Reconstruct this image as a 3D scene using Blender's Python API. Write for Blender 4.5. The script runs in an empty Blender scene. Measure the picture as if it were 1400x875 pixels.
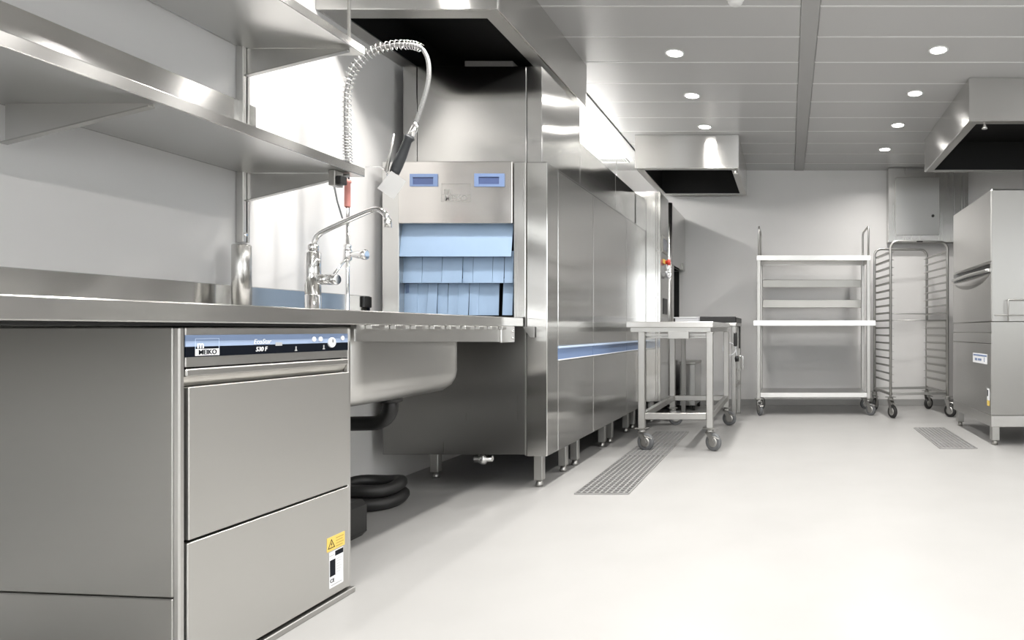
import bpy, bmesh, math, random
from mathutils import Vector, Matrix
random.seed(7)
PI = math.pi
sc = bpy.context.scene
COL = sc.collection

# ------------------------------------------------------------------ camera
FPX, HCAM = 890.0, 0.84
cam_d = bpy.data.cameras.new('camera')
cam = bpy.data.objects.new('camera', cam_d)
COL.objects.link(cam)
cam.location = (0, 0, HCAM)
cam.rotation_euler = (PI / 2, 0, 0)
cam_d.sensor_width = 36.0
cam_d.lens = FPX / 1400 * 36.0
cam_d.shift_x = -(1077 - 700) / 1400.0
cam_d.shift_y = (451 - 437.5) / 1400.0
cam_d.clip_start = 0.05
sc.camera = cam

# ------------------------------------------------------------------ world, exposure
sc.view_settings.view_transform = 'Standard'
sc.view_settings.look = 'None'
sc.view_settings.gamma = 1.0
sc.view_settings.exposure = 0.68
sc.view_settings.use_curve_mapping = False
W = bpy.data.worlds.new('sky'); sc.world = W
W.use_nodes = True
W.node_tree.nodes['Background'].inputs['Color'].default_value = (0.95, 0.98, 1.0, 1)
W.node_tree.nodes['Background'].inputs['Strength'].default_value = 4.2
sc.cycles.max_bounces = 8
sc.cycles.diffuse_bounces = 4
sc.cycles.glossy_bounces = 5
sc.cycles.sample_clamp_indirect = 6.0
sc.cycles.caustics_reflective = False
DOWNLIGHT_W = 6.8
LINEAR_W = 30.0

# ------------------------------------------------------------------ materials
def mat(name, col, rough=0.5, metal=0.0, emit=None, estr=0.0, noise=0.0, nscale=8.0, spec=0.5):
    m = bpy.data.materials.new(name); m.use_nodes = True
    nt = m.node_tree; b = nt.nodes['Principled BSDF']
    b.inputs['Base Color'].default_value = (*col, 1)
    b.inputs['Roughness'].default_value = rough
    b.inputs['Metallic'].default_value = metal
    b.inputs['Specular IOR Level'].default_value = spec
    if emit:
        b.inputs['Emission Color'].default_value = (*emit, 1)
        b.inputs['Emission Strength'].default_value = estr
    if noise > 0:
        tc = nt.nodes.new('ShaderNodeTexCoord'); n = nt.nodes.new('ShaderNodeTexNoise')
        n.inputs['Scale'].default_value = nscale; n.inputs['Detail'].default_value = 5
        nt.links.new(tc.outputs['Object'], n.inputs['Vector'])
        r = nt.nodes.new('ShaderNodeMapRange')
        r.inputs['From Min'].default_value = 0.3; r.inputs['From Max'].default_value = 0.7
        r.inputs['To Min'].default_value = 1 - noise; r.inputs['To Max'].default_value = 1 + noise
        nt.links.new(n.outputs['Fac'], r.inputs['Value'])
        mx = nt.nodes.new('ShaderNodeMix'); mx.data_type = 'RGBA'; mx.blend_type = 'MULTIPLY'
        mx.inputs['Factor'].default_value = 1.0
        mx.inputs['A'].default_value = (*col, 1)
        nt.links.new(r.outputs['Result'], mx.inputs['B'])
        nt.links.new(mx.outputs['Result'], b.inputs['Base Color'])
    return m

def steel(name, col=(0.60, 0.595, 0.58), rough=0.28, grain='v', aniso=0.55, wave=0.0, wscale=1.4):
    """Brushed stainless steel: grain 'v' brushed upright, 'h' brushed level."""
    m = bpy.data.materials.new(name); m.use_nodes = True
    nt = m.node_tree; b = nt.nodes['Principled BSDF']
    b.inputs['Base Color'].default_value = (*col, 1)
    b.inputs['Metallic'].default_value = 1.0
    b.inputs['Anisotropic'].default_value = aniso
    tv = nt.nodes.new('ShaderNodeCombineXYZ')
    t = (0.71, 0.70, 0.0) if grain == 'v' else (0.05, 0.05, 1.0)
    for i in range(3): tv.inputs[i].default_value = t[i]
    nt.links.new(tv.outputs[0], b.inputs['Tangent'])
    tc = nt.nodes.new('ShaderNodeTexCoord')
    mp = nt.nodes.new('ShaderNodeMapping')
    mp.inputs['Scale'].default_value = (60, 60, 1.5) if grain == 'v' else (2.0, 2.0, 90)
    nt.links.new(tc.outputs['Object'], mp.inputs['Vector'])
    n = nt.nodes.new('ShaderNodeTexNoise'); n.inputs['Scale'].default_value = 1.0; n.inputs['Detail'].default_value = 3
    nt.links.new(mp.outputs['Vector'], n.inputs['Vector'])
    r = nt.nodes.new('ShaderNodeMapRange')
    r.inputs['To Min'].default_value = rough * 0.95; r.inputs['To Max'].default_value = rough * 1.05
    nt.links.new(n.outputs['Fac'], r.inputs['Value'])
    nt.links.new(r.outputs['Result'], b.inputs['Roughness'])
    if wave > 0:
        n2 = nt.nodes.new('ShaderNodeTexNoise'); n2.inputs['Scale'].default_value = wscale; n2.inputs['Detail'].default_value = 1
        nt.links.new(tc.outputs['Object'], n2.inputs['Vector'])
        bp = nt.nodes.new('ShaderNodeBump'); bp.inputs['Strength'].default_value = 1.0
        bp.inputs['Distance'].default_value = wave
        nt.links.new(n2.outputs['Fac'], bp.inputs['Height'])
        nt.links.new(bp.outputs['Normal'], b.inputs['Normal'])
    return m

M = {}
M['steel'] = steel('brushed_steel', rough=0.27, wave=0.006)
M['steel_h'] = steel('level_brushed_steel', col=(0.60, 0.595, 0.58), rough=0.30, grain='h', wave=0.01)
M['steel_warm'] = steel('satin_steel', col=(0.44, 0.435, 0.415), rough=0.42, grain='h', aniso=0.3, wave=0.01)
M['steel_door'] = steel('bright_satin_steel', col=(0.60, 0.595, 0.575), rough=0.40, grain='h', aniso=0.4, wave=0.004)
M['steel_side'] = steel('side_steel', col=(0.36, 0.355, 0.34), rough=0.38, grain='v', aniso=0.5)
M['steel_lip'] = steel('polished_steel', col=(0.63, 0.625, 0.61), rough=0.21, grain='h', aniso=0.96, wave=0.004)
M['steel_machine'] = steel('machine_steel', col=(0.61, 0.605, 0.59), rough=0.17, grain='v', aniso=0.9, wave=0.02, wscale=1.1)
M['steel_frame'] = steel('tube_steel', col=(0.46, 0.455, 0.44), rough=0.38, grain='v', aniso=0.2)
M['steel_dark'] = steel('dark_steel', col=(0.42, 0.41, 0.39), rough=0.35)  # even, darker brushed steel for fittings and a few panels
M['chrome'] = mat('chrome', (0.82, 0.82, 0.82), 0.06, 1.0)
M['wall'] = mat('white_wall_paint', (0.90, 0.89, 0.875), 0.35, noise=0.02, nscale=2)
M['ceil_panel'] = mat('grey_ceiling_metal', (0.55, 0.547, 0.54), 0.32)
M['ceil_channel'] = mat('grey_channel', (0.43, 0.427, 0.42), 0.45)
M['white'] = mat('white_paint', (0.85, 0.85, 0.84), 0.4)
M['floor'] = mat('poured_resin_floor', (0.405, 0.402, 0.393), 0.38, noise=0.03, nscale=3)
M['base'] = mat('grey_cove_base', (0.35, 0.35, 0.34), 0.5)
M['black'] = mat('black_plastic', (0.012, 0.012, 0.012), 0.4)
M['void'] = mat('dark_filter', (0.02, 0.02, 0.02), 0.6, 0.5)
M['rubber'] = mat('grey_rubber', (0.14, 0.145, 0.15), 0.5)
M['black_rubber'] = mat('black_rubber', (0.02, 0.02, 0.02), 0.5)
M['blue'] = mat('pale_blue_curtain', (0.34, 0.47, 0.65), 0.5, noise=0.03, nscale=6)
M['blue_panel'] = mat('blue_plastic', (0.17, 0.24, 0.41), 0.4)
M['blue_deep'] = mat('deep_blue_plastic', (0.07, 0.10, 0.22), 0.4)
M['blue_light'] = mat('light_blue_plastic', (0.55, 0.67, 0.86), 0.4)
M['blue_strip'] = mat('slate_blue_strip', (0.17, 0.25, 0.43), 0.4)
M['navy'] = mat('navy_print', (0.003, 0.005, 0.01), 0.4, spec=0.15)
M['strip_top'] = mat('strip_top_print', (0.20, 0.27, 0.42), 0.4, spec=0.2)
M['strip_mid'] = mat('strip_mid_print', (0.33, 0.42, 0.59), 0.4, spec=0.2)
M['print_white'] = mat('white_print', (0.85, 0.86, 0.88), 0.4)
M['grey_print'] = mat('grey_print', (0.45, 0.46, 0.47), 0.4)
M['yellow'] = mat('yellow_sticker', (0.78, 0.56, 0.13), 0.5)
M['red'] = mat('red_plastic', (0.65, 0.06, 0.04), 0.35)
M['pink'] = mat('faded_red_sleeve', (0.80, 0.34, 0.30), 0.4)
M['lens'] = mat('lit_lens', (1, 1, 1), 0.4, emit=(1.0, 0.97, 0.92), estr=14.0)
M['tube_lamp'] = mat('lit_tube', (1, 1, 1), 0.4, emit=(1.0, 0.98, 0.95), estr=28.0)
M['pit'] = mat('grate_pit', (0.025, 0.025, 0.026), 0.6)
M['galv'] = mat('galvanised_bar', (0.42, 0.415, 0.41), 0.4, 0.4)
M['gap'] = mat('dark_joint', (0.02, 0.02, 0.02), 0.7)

# ------------------------------------------------------------------ mesh helpers
class MB:
    def __init__(s): s.v = []; s.f = []; s.sm = []
    def add(s, verts, faces, smooth=False):
        o = len(s.v); s.v += [Vector(p) for p in verts]
        s.f += [[o + i for i in f] for f in faces]; s.sm += [smooth] * len(faces)
        return s
    def box(s, x0, x1, y0, y1, z0, z1, bev=0.0, fn=None):
        b = bmesh.new()
        bmesh.ops.create_cube(b, size=1.0)
        for v in b.verts:
            v.co = Vector((x0 + (v.co.x + .5) * (x1 - x0), y0 + (v.co.y + .5) * (y1 - y0), z0 + (v.co.z + .5) * (z1 - z0)))
        if bev > 0:
            bev = min(bev, 0.45 * min(abs(x1 - x0), abs(y1 - y0), abs(z1 - z0)))
            bmesh.ops.bevel(b, geom=list(b.edges), offset=bev, segments=1, affect='EDGES', profile=0.5)
        b.verts.index_update()
        vs = [v.co.copy() for v in b.verts]
        if fn: vs = [Vector(fn(v)) for v in vs]
        s.add(vs, [[v.index for v in f.verts] for f in b.faces]); b.free()
        return s
    def prism(s, pts, axis, a0, a1):
        """2-D outline extruded along an axis; pts are (u,v) in the other two axes in xyz order."""
        n = len(pts); vs = []
        for a in (a0, a1):
            for (u, v) in pts:
                vs.append({'x': (a, u, v), 'y': (u, a, v), 'z': (u, v, a)}[axis])
        fs = [list(range(n))[::-1], list(range(n, 2 * n))]
        fs += [[i, (i + 1) % n, n + (i + 1) % n, n + i] for i in range(n)]
        return s.add(vs, fs)
    def tube(s, pts, r, seg=10, cap=True, closed=False):
        pts = [Vector(p) for p in pts]; n = len(pts)
        rs = r if isinstance(r, (list, tuple)) else [r] * n
        tans = []
        for i in range(n):
            if closed: t = pts[(i + 1) % n] - pts[i - 1]
            else: t = pts[min(i + 1, n - 1)] - pts[max(i - 1, 0)]
            tans.append(t.normalized())
        up = Vector((0, 0, 1)) if abs(tans[0].z) < 0.9 else Vector((0, 1, 0))
        nrm = (up - tans[0] * up.dot(tans[0])).normalized()
        vs = []
        for i in range(n):
            nrm = (nrm - tans[i] * nrm.dot(tans[i])).normalized()
            bn = tans[i].cross(nrm)
            for k in range(seg):
                a = 2 * PI * k / seg
                vs.append(pts[i] + (nrm * math.cos(a) + bn * math.sin(a)) * rs[i])
        fs = []
        for i in range(n if closed else n - 1):
            j = (i + 1) % n
            for k in range(seg):
                k2 = (k + 1) % seg
                fs.append([i * seg + k, i * seg + k2, j * seg + k2, j * seg + k])
        s.add(vs, fs, True)
        if cap and not closed:
            o = len(s.v) - len(vs)
            s.f += [[o + k for k in range(seg)][::-1], [o + (n - 1) * seg + k for k in range(seg)]]
            s.sm += [False, False]
        return s
    def cyl(s, p0, p1, r, seg=20): return s.tube([p0, p1], r, seg)
    def lathe(s, prof, origin, axis='z', seg=24, sign=1):
        """prof: list of (r, h); axis the turning axis."""
        o = Vector(origin); vs = []
        for (r, h) in prof:
            for k in range(seg):
                a = 2 * PI * k / seg; c, d = r * math.cos(a), r * math.sin(a); h2 = h * sign
                vs.append(o + Vector({'z': (c, d, h2), 'x': (h2, c, d), 'y': (c, h2, d)}[axis]))
        fs = []
        for i in range(len(prof) - 1):
            for k in range(seg):
                k2 = (k + 1) % seg
                fs.append([i * seg + k, i * seg + k2, (i + 1) * seg + k2, (i + 1) * seg + k])
        s.add(vs, fs, True)
        b = len(s.v) - len(vs)
        s.f += [[b + k for k in range(seg)][::-1], [b + (len(prof) - 1) * seg + k for k in range(seg)]]; s.sm += [False, False]
        return s

BASE = {}
def link(name, me, m, parent):
    o = bpy.data.objects.new(name, me); COL.objects.link(o)
    me.materials.append(m)
    if parent is not None: o.parent = parent; BASE[o.name] = BASE.get(parent.name, Vector())
    return o

def part(name, mb, m, parent=None, local=False):
    """links the collected shape as one mesh; coordinates are the room's unless local"""
    off = Vector() if (parent is None or local) else BASE.get(parent.name, Vector())
    me = bpy.data.meshes.new(name)
    me.from_pydata([v - off for v in mb.v], [], mb.f)
    b = bmesh.new(); b.from_mesh(me); bmesh.ops.recalc_face_normals(b, faces=b.faces); b.to_mesh(me); b.free()
    if len(me.polygons) == len(mb.sm): me.polygons.foreach_set('use_smooth', mb.sm)
    me.update()
    if isinstance(m, str): m = M[m]
    return link(name, me, m, parent)

def box(name, m, parent, x0, x1, y0, y1, z0, z1, bev=0.0, fn=None, local=False):
    return part(name, MB().box(x0, x1, y0, y1, z0, z1, bev, fn), m, parent, local)

def thing(name, label, cat, loc=(0, 0, 0), rz=0.0, group=None):
    o = bpy.data.objects.new(name, None); COL.objects.link(o)
    o.empty_display_size = 0.1
    o.location = loc; o.rotation_euler = (0, 0, rz)
    o['label'] = label; o['category'] = cat
    if group: o['group'] = group
    BASE[o.name] = Vector(loc)
    return o

def tag(o, label, cat, group=None):
    o['label'] = label; o['category'] = cat
    if group: o['group'] = group
    return o

def struct(o):
    o['kind'] = 'structure'; return o

def copy_tree(o, parent=None):
    c = o.copy(); COL.objects.link(c)
    if parent is not None: c.parent = parent
    for ch in list(o.children): copy_tree(ch, c)
    return c

def at(px, py, Y):
    return Vector(((px - 1077) * Y / FPX, Y, HCAM + (451 - py) * Y / FPX))

def yx(px, X):            # depth of a pixel column on a plane X = const
    return X * FPX / (px - 1077)

def text(name, body, size, pos, right, up, m, parent, bold=0.0, shear=0.0, align='CENTER', depth=0.0006):
    cu = bpy.data.curves.new(name, 'FONT')
    cu.body = body; cu.size = size; cu.align_x = align; cu.align_y = 'CENTER'
    cu.extrude = depth; cu.offset = bold; cu.shear = shear; cu.resolution_u = 3
    tmp = bpy.data.objects.new(name + '_curve', cu); COL.objects.link(tmp)
    dg = bpy.context.evaluated_depsgraph_get(); dg.update()
    me = bpy.data.meshes.new_from_object(tmp.evaluated_get(dg))
    bpy.data.objects.remove(tmp); bpy.data.curves.remove(cu)
    r, u = Vector(right), Vector(up); n = r.cross(u)
    mt = Matrix((r, u, n)).transposed().to_4x4()
    mt.translation = Vector(pos) - BASE.get(parent.name, Vector())
    me.transform(mt); me.materials.clear()
    return link(name, me, M[m], parent)

# ------------------------------------------------------------------ the room
XL, XR, YF, YB, ZC = -2.2, 3.6, -3.0, 7.25, 2.616
struct(box('floor', 'floor', None, XL - .2, XR + .2, YF - .2, YB + .2, -0.12, 0.0))
struct(box('wall_left', 'wall', None, XL - .15, XL, YF - .2, YB + .2, 0, 2.75))
wr = MB(); rw = [(.4, 2.0)]
wr.box(XR, XR + .15, YF - .2, YB + .2, 0, .9).box(XR, XR + .15, YF - .2, YB + .2, 2.3, 2.75)
q = [YF - .2] + [v for w_ in rw for v in w_] + [YB + .2]
for i in range(0, len(q), 2): wr.box(XR, XR + .15, q[i], q[i + 1], .9, 2.3)
struct(part('wall_right', wr, 'wall'))
for i, (a, b) in enumerate(rw):
    f = MB(); t = .05; X0, X1 = XR + .05, XR + .11
    f.box(X0, X1, a, a + t, .9, 2.3).box(X0, X1, b - t, b, .9, 2.3).box(X0, X1, a + t, b - t, .9, .9 + t).box(X0, X1, a + t, b - t, 2.3 - t, 2.3)
    f.box(X0, X1, (a + b) / 2 - .025, (a + b) / 2 + .025, .9 + t, 2.3 - t)
    struct(part('fill_window_%d' % (i + 3), f, 'white'))  # unseen window, added to let fill light in from the right
struct(box('wall_back', 'wall', None, XL, XR, YB, YB + .15, 0, 2.75))
wf = MB()
wins = [(-1.3, 0.3), (1.1, 2.7)]
WZ0, WZ1 = 0.9, 2.3
wf.box(XL, XR, YF - .15, YF, 0, WZ0).box(XL, XR, YF - .15, YF, WZ1, 2.75)
xs = [XL] + [v for w in wins for v in w] + [XR]
for i in range(0, len(xs), 2): wf.box(xs[i], xs[i + 1], YF - .15, YF, WZ0, WZ1)
struct(part('wall_front', wf, 'wall'))
for i, (a, b) in enumerate(wins):
    f = MB(); t = .05
    f.box(a, a + t, YF - .11, YF - .05, WZ0, WZ1).box(b - t, b, YF - .11, YF - .05, WZ0, WZ1)
    f.box(a + t, b - t, YF - .11, YF - .05, WZ0, WZ0 + t).box(a + t, b - t, YF - .11, YF - .05, WZ1 - t, WZ1)
    f.box((a + b) / 2 - .025, (a + b) / 2 + .025, YF - .11, YF - .05, WZ0 + t, WZ1 - t)
    struct(part('fill_window_%d' % (i + 1), f, 'white'))  # unseen windows behind the camera, added to brighten surfaces facing it
struct(box('baseboard_back', 'floor', None, XL, XR, YB - .012, YB, 0, 0.07, .003))

ceiling = struct(box('ceiling', 'white', None, XL - .2, XR + .2, YF - .2, YB + .2, ZC + .02, ZC + .14))
BASE[ceiling.name] = Vector()
box('plaster_strip', 'white', ceiling, XL, -1.61, YF, YB, ZC, ZC + .02)
box('edge_trim', 'ceil_panel', ceiling, -1.61, -1.51, YF, YB, ZC - .012, ZC + .02, .003)
box('channel', 'ceil_channel', ceiling, .075, .177, YF, YB, ZC - .004, ZC + .02, .003)
js = MB()
ys = [3.572 + .375 * k for k in range(-17, 10)] + [YB]
yp = YF
for y in ys:
    for (a, b) in ((-1.508, .073), (.179, XR)):
        g = .0065
        box('ceiling_panel', 'ceil_panel', ceiling, a, b, yp + g, y - (g if y < YB else 0), ZC, ZC + .02, .004)
        if y < YB: js.box(a, b, y - .006, y + .006, ZC - .001, ZC + .02)
    yp = y
part('joint_glints', js, 'white', ceiling)['kind'] = 'stuff'  # white strips paint the light caught along the panel joints

# ventilation grille in the plaster strip
g = thing('vent_grille', 'small slotted white air grille in the ceiling left of the middle hood', 'vent', (-1.82, 6.79, ZC))
fr = MB()
fr.box(-1.97, -1.67, 6.70, 6.715, ZC - .012, ZC).box(-1.97, -1.67, 6.865, 6.88, ZC - .012, ZC)
fr.box(-1.97, -1.955, 6.715, 6.865, ZC - .012, ZC).box(-1.685, -1.67, 6.715, 6.865, ZC - .012, ZC)
part('frame', fr, 'white', g)
box('backing', 'void', g, -1.955, -1.685, 6.715, 6.865, ZC - .002, ZC)
for k in range(12):
    x = -1.948 + k * .0235
    box('slat', 'white', g, x, x + .009, 6.715, 6.865, ZC - .010, ZC - .002)

# downlights
def downlight(x, y, label, group=None):
    t = thing('downlight', label, 'ceiling light', (x, y, ZC), 0, group)
    part('trim_ring', MB().lathe([(.063, 0), (.063, -.004), (.054, -.006), (.050, -.003), (.050, 0)], (x, y, ZC)), 'white', t)
    part('lens', MB().lathe([(.049, -.0005), (.049, -.003), (.03, -.0035)], (x, y, ZC)), 'lens', t)
    ld = bpy.data.lights.new('lamp', 'AREA'); ld.shape = 'DISK'; ld.size = .1
    ld.energy = DOWNLIGHT_W; ld.color = (1.0, .97, .935); ld.spread = math.radians(150)
    lo = bpy.data.objects.new('lamp', ld); COL.objects.link(lo)
    lo.parent = t; lo.location = (0, 0, -.008)
    return t
order = ['first', 'second', 'third', 'fourth']
for row, x, y_list, seen in (('left', -.725, [5.69 - .757 * k for k in range(11)], 3), ('right', .955, [6.40 - .757 * k for k in range(12)], 4)):
    for k, y in enumerate(y_list):
        if k < seen:
            downlight(x, y, 'round lit downlight, %s from the back wall in the %s row' % (order[k], row))
        else:
            downlight(x, y, 'round lit downlight overhead beyond the near edge of view', 'downlights overhead out of view')
# smoke detector
d = thing('smoke_detector', 'white round dome detector on the ceiling left of the grey channel', 'detector', (-.28, 3.47, ZC))
part('base_plate', MB().lathe([(.05, 0), (.05, -.012), (.046, -.014)], (-.28, 3.47, ZC)), 'white', d)
part('dome', MB().lathe([(.04, -.014), (.04, -.03), (.03, -.042), (.012, -.046)], (-.28, 3.47, ZC)), 'white', d)
# batten lamp hung behind the tall hood of the washer, two downlights before the hood
t = thing('batten_lamp', 'long lit tube lamp hung behind the tall washer hood', 'ceiling light', (-1.8, 5.6, ZC))
part('tube', MB().cyl((-1.8, 4.47, 2.36), (-1.8, 6.83, 2.36), .02, 16), 'tube_lamp', t)
for y in (4.45, 6.83): box('end_cap', 'white', t, -1.825, -1.775, y, y + .02, 2.33, 2.39, .004)
for y in (4.46, 6.84): part('hanger', MB().cyl((-1.8, y, 2.39), (-1.8, y, ZC), .004, 8), 'chrome', t)
for x in (-1.70, -1.30): downlight(x, 2.80, 'round lit downlight before the large hood by the left wall', 'downlights before the large hood')

# ------------------------------------------------------------------ extraction hoods
def hood(label, x0, x1, y0, y1, z0, rim, valves):
    t = thing('extraction_hood', label, 'hood', ((x0 + x1) / 2, (y0 + y1) / 2, ZC))
    z1 = ZC - .001; w = .012
    box('front_panel', 'steel_lip', t, x0, x1, y0, y0 + w, z0, z1, .002)
    box('back_panel', 'steel_lip', t, x0, x1, y1 - w, y1, z0, z1, .002)
    box('side_panel', 'steel_lip', t, x0, x0 + w, y0 + w, y1 - w, z0, z1, .002)
    box('side_panel', 'steel_lip', t, x1 - w, x1, y0 + w, y1 - w, z0, z1, .002)
    r = MB(); a = .006
    r.box(x0 + w, x1 - w, y0 + w, y0 + rim, z0, z0 + a).box(x0 + w, x1 - w, y1 - rim, y1 - w, z0, z0 + a)
    r.box(x0 + w, x0 + rim, y0 + rim, y1 - rim, z0, z0 + a).box(x1 - rim, x1 - w, y0 + rim, y1 - rim, z0, z0 + a)
    part('rim', r, 'steel_frame', t)
    L = MB(); q = .008       # dark lining and filter deck
    L.box(x0 + w, x1 - w, y0 + w, y1 - w, z1 - .03, z1 - .01)
    L.box(x0 + w, x0 + w + q, y0 + w, y1 - w, z0 + a, z1 - .03).box(x1 - w - q, x1 - w, y0 + w, y1 - w, z0 + a, z1 - .03)
    L.box(x0 + w + q, x1 - w - q, y1 - w - q, y1 - w, z0 + a, z1 - .03).box(x0 + w + q, x1 - w - q, y0 + w, y0 + w + q, z0 + a, z1 - .03)
    part('filter_lining', L, 'void', t)
    for (vx, vy) in valves:
        part('drain_cock', MB().lathe([(.008, 0), (.008, -.012), (.02, -.034), (.02, -.04)], (vx, vy, z0)), 'chrome', t)
    return t
hood('steel extraction hood over the tall washer at the left wall', XL, -1.35, 3.03, 4.37, 2.333, .09, [])
hood('small steel extraction hood at the middle of the back wall', -1.39, -.446, 5.92, 7.1, 2.31, .07, [(-.475, 5.96)])
hood('steel extraction hood at the right above the pot washer', 1.276, 3.0, 4.58, 6.07, 2.31, .07, [(1.40, 4.63)])

# ------------------------------------------------------------------ worktop
XW = -1.38
w = thing('worktop', 'long stainless worktop along the left wall with a hanging sink bowl', 'worktop', (-1.8, 2, .903))
t = MB(); hx0, hx1, hy0, hy1 = -1.95, -1.475, 2.17, 2.98
Y0, Y1 = .35, 3.40
t.box(XL + .003, hx0, Y0, Y1, .893, .903).box(hx1, XW - .006, Y0, Y1, .893, .903)
t.box(hx0, hx1, Y0, hy0, .893, .903).box(hx0, hx1, hy1, Y1, .893, .903)
part('top', t, 'steel', w)
box('underside_shade', 'black', w, -2.1, XW - .03, .4, 2.10, .849, .856)  # black sheet standing in for the shade beneath the worktop
box('front_edge', 'steel_lip', w, XW - .02, XW, Y0, Y1, .857, .903, .003)
box('backsplash', 'steel_lip', w, XL + .003, XL + .02, Y0, Y1, .903, 1.016, .003)
part('apron', MB().prism([(2.092, .857), (3.25, .857), (3.25, .780), (2.092, .803)], 'x', XW - .014, XW - .006), 'steel_h', w)
for px in (502, 535, 563, 589, 611, 632, 651, 668, 683):
    y = yx(px, XW)
    box('tab', 'steel_frame', w, XW - .006, XW + .014, y, y + .045, .842, .8565, .002)
eb = box('end_bracket', 'steel_h', w, XW - .006, XW + .004, 3.13, 3.28, .778, .857, .002)
for z in (.80, .835):
    part('bolt', MB().lathe([(.008, 0), (.008, .006), (.005, .009)], (XW + .004, 3.25, z), 'x', 10), 'chrome', eb)
part('gusset', MB().prism([(-1.385, .857), (-1.325, .857), (-1.325, .80), (-1.345, .80)], 'y', 3.40, 3.408), 'steel_frame', w)
def rring(x0, x1, y0, y1, r, z, n=6):
    out = []
    for (cx, cy, a0) in ((x1 - r, y1 - r, 0), (x0 + r, y1 - r, PI / 2), (x0 + r, y0 + r, PI), (x1 - r, y0 + r, 1.5 * PI)):
        for k in range(n + 1):
            a = a0 + PI / 2 * k / n; out.append((cx + r * math.cos(a), cy + r * math.sin(a), z))
    return out
def loft(mb, rings, close_last=True):
    n = len(rings[0]); vs = [p for r in rings for p in r]; fs = []
    for i in range(len(rings) - 1):
        for k in range(n):
            k2 = (k + 1) % n; fs.append([i * n + k, i * n + k2, (i + 1) * n + k2, (i + 1) * n + k])
    if close_last: fs.append([(len(rings) - 1) * n + k for k in range(n)])
    mb.add(vs, fs, True)
sb = MB(); rings = []
def bowl_rings(ins, zb, zt):
    rs = []
    for (d, z) in ((0, zt), (0, zb + .09), (.004, zb + .06), (.016, zb + .03), (.04, zb + .008), (.075, zb)):
        rs.append(rring(hx0 + ins + d, hx1 - ins - d, hy0 + ins + d, hy1 - ins - d, .10, z))
    return rs
out = bowl_rings(0, .567, .893); inn = bowl_rings(.006, .575, .893)
loft(sb, out); loft(sb, inn)
part('sink_bowl', sb, steel('drawn_steel', rough=.3, aniso=.0), w)

p = thing('drain_pipe', 'black drain pipe bending back from under the sink bowl to the wall', 'pipe', (-1.66, 2.7, .56))
pp = MB()
pts = [(-1.66, 2.72, .566), (-1.66, 2.72, .52)] + [(-1.66 - .07 * (1 - math.cos(a)), 2.72, .52 - .07 * math.sin(a)) for a in [PI / 2 * k / 8 for k in range(1, 9)]] + [(-2.199, 2.72, .44)]
pp.tube(pts, .03, 14)
part('pipe', pp, 'black', p)
part('collar', MB().lathe([(.045, 0), (.045, -.025), (.036, -.03)], (-1.66, 2.72, .566)), 'black', p)

# dark things on the floor under the sink
p = thing('hose_coil', 'black hose coil lying in the dark under the worktop', 'hose', (-2.0, 3.12, 0))
for k, (r, z) in enumerate(((.135, .033), (.125, .092))):
    part('hose_loop', MB().tube([(-2.0 + r * math.cos(a), 3.12 + r * math.sin(a), z + .006 * math.sin(3 * a)) for a in [2 * PI * i / 28 for i in range(28)]], .03, 10, closed=True), 'black_rubber', p)
p = thing('waste_trap', 'squat black trap box on the floor right of the undercounter dishwasher', 'drain', (-1.85, 2.55, 0))
box('body', 'black', p, -2.02, -1.72, 2.40, 2.68, .0, .15, .02)
part('inlet', MB().lathe([(.05, .15), (.05, .19), (.06, .19), (.06, .21), (.04, .215)], (-1.85, 2.55, 0)), 'black', p)

# ------------------------------------------------------------------ undercounter dishwasher
XF, YA, YE = -1.40, 1.4976, 2.087
dw = thing('undercounter_dishwasher', 'steel undercounter dishwasher with blue control strip under the worktop', 'dishwasher', (-1.7, 1.79, 0))
sk = lambda v: (v.x, v.y + max(0, (-1.41 - v.x)) * .085, v.z)
box('body', 'gap', dw, -1.98, XF - .02, YA + .06, YE - .02, .022, .843)
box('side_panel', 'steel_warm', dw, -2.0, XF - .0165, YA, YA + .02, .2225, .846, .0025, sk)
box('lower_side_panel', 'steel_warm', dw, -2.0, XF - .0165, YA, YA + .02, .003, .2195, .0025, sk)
box('side_panel', 'steel_dark', dw, -2.0, XF - .0165, YE - .02, YE, .003, .846, .002)  # hidden side darkened to deepen the reflection in the sink bowl
box('corner_post', 'steel_h', dw, XF - .0155, XF, YA, YA + .0145, .003, .846, .003)
box('corner_post', 'steel_h', dw, XF - .0155, XF, YE - .014, YE, .02, .846, .003)
ya, ye = YA + .016, YE - .0155
cp = box('control_panel', 'steel_h', dw, XF - .02, XF, ya, ye, .7525, .846, .002)
box('handle_lip', 'steel_h', dw, XF - .02, XF + .002, ya, ye, .731, .7485, .003)
part('handle_recess', MB().prism([(XF - .019, .731), (XF - .004, .731), (XF - .019, .706)], 'y', ya, ye), 'steel_dark', dw)
box('door', 'steel_door', dw, XF - .018, XF + .004, ya + .004, ye, .349, .706, .0015)
lp = box('lower_panel', 'steel_door', dw, XF - .018, XF + .003, ya + .002, ye, .025, .342, .0015)
box('kick_strip', 'steel_frame', dw, XF - .02, XF + .012, YA, YE + .004, 0, .0175, .002)
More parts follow.
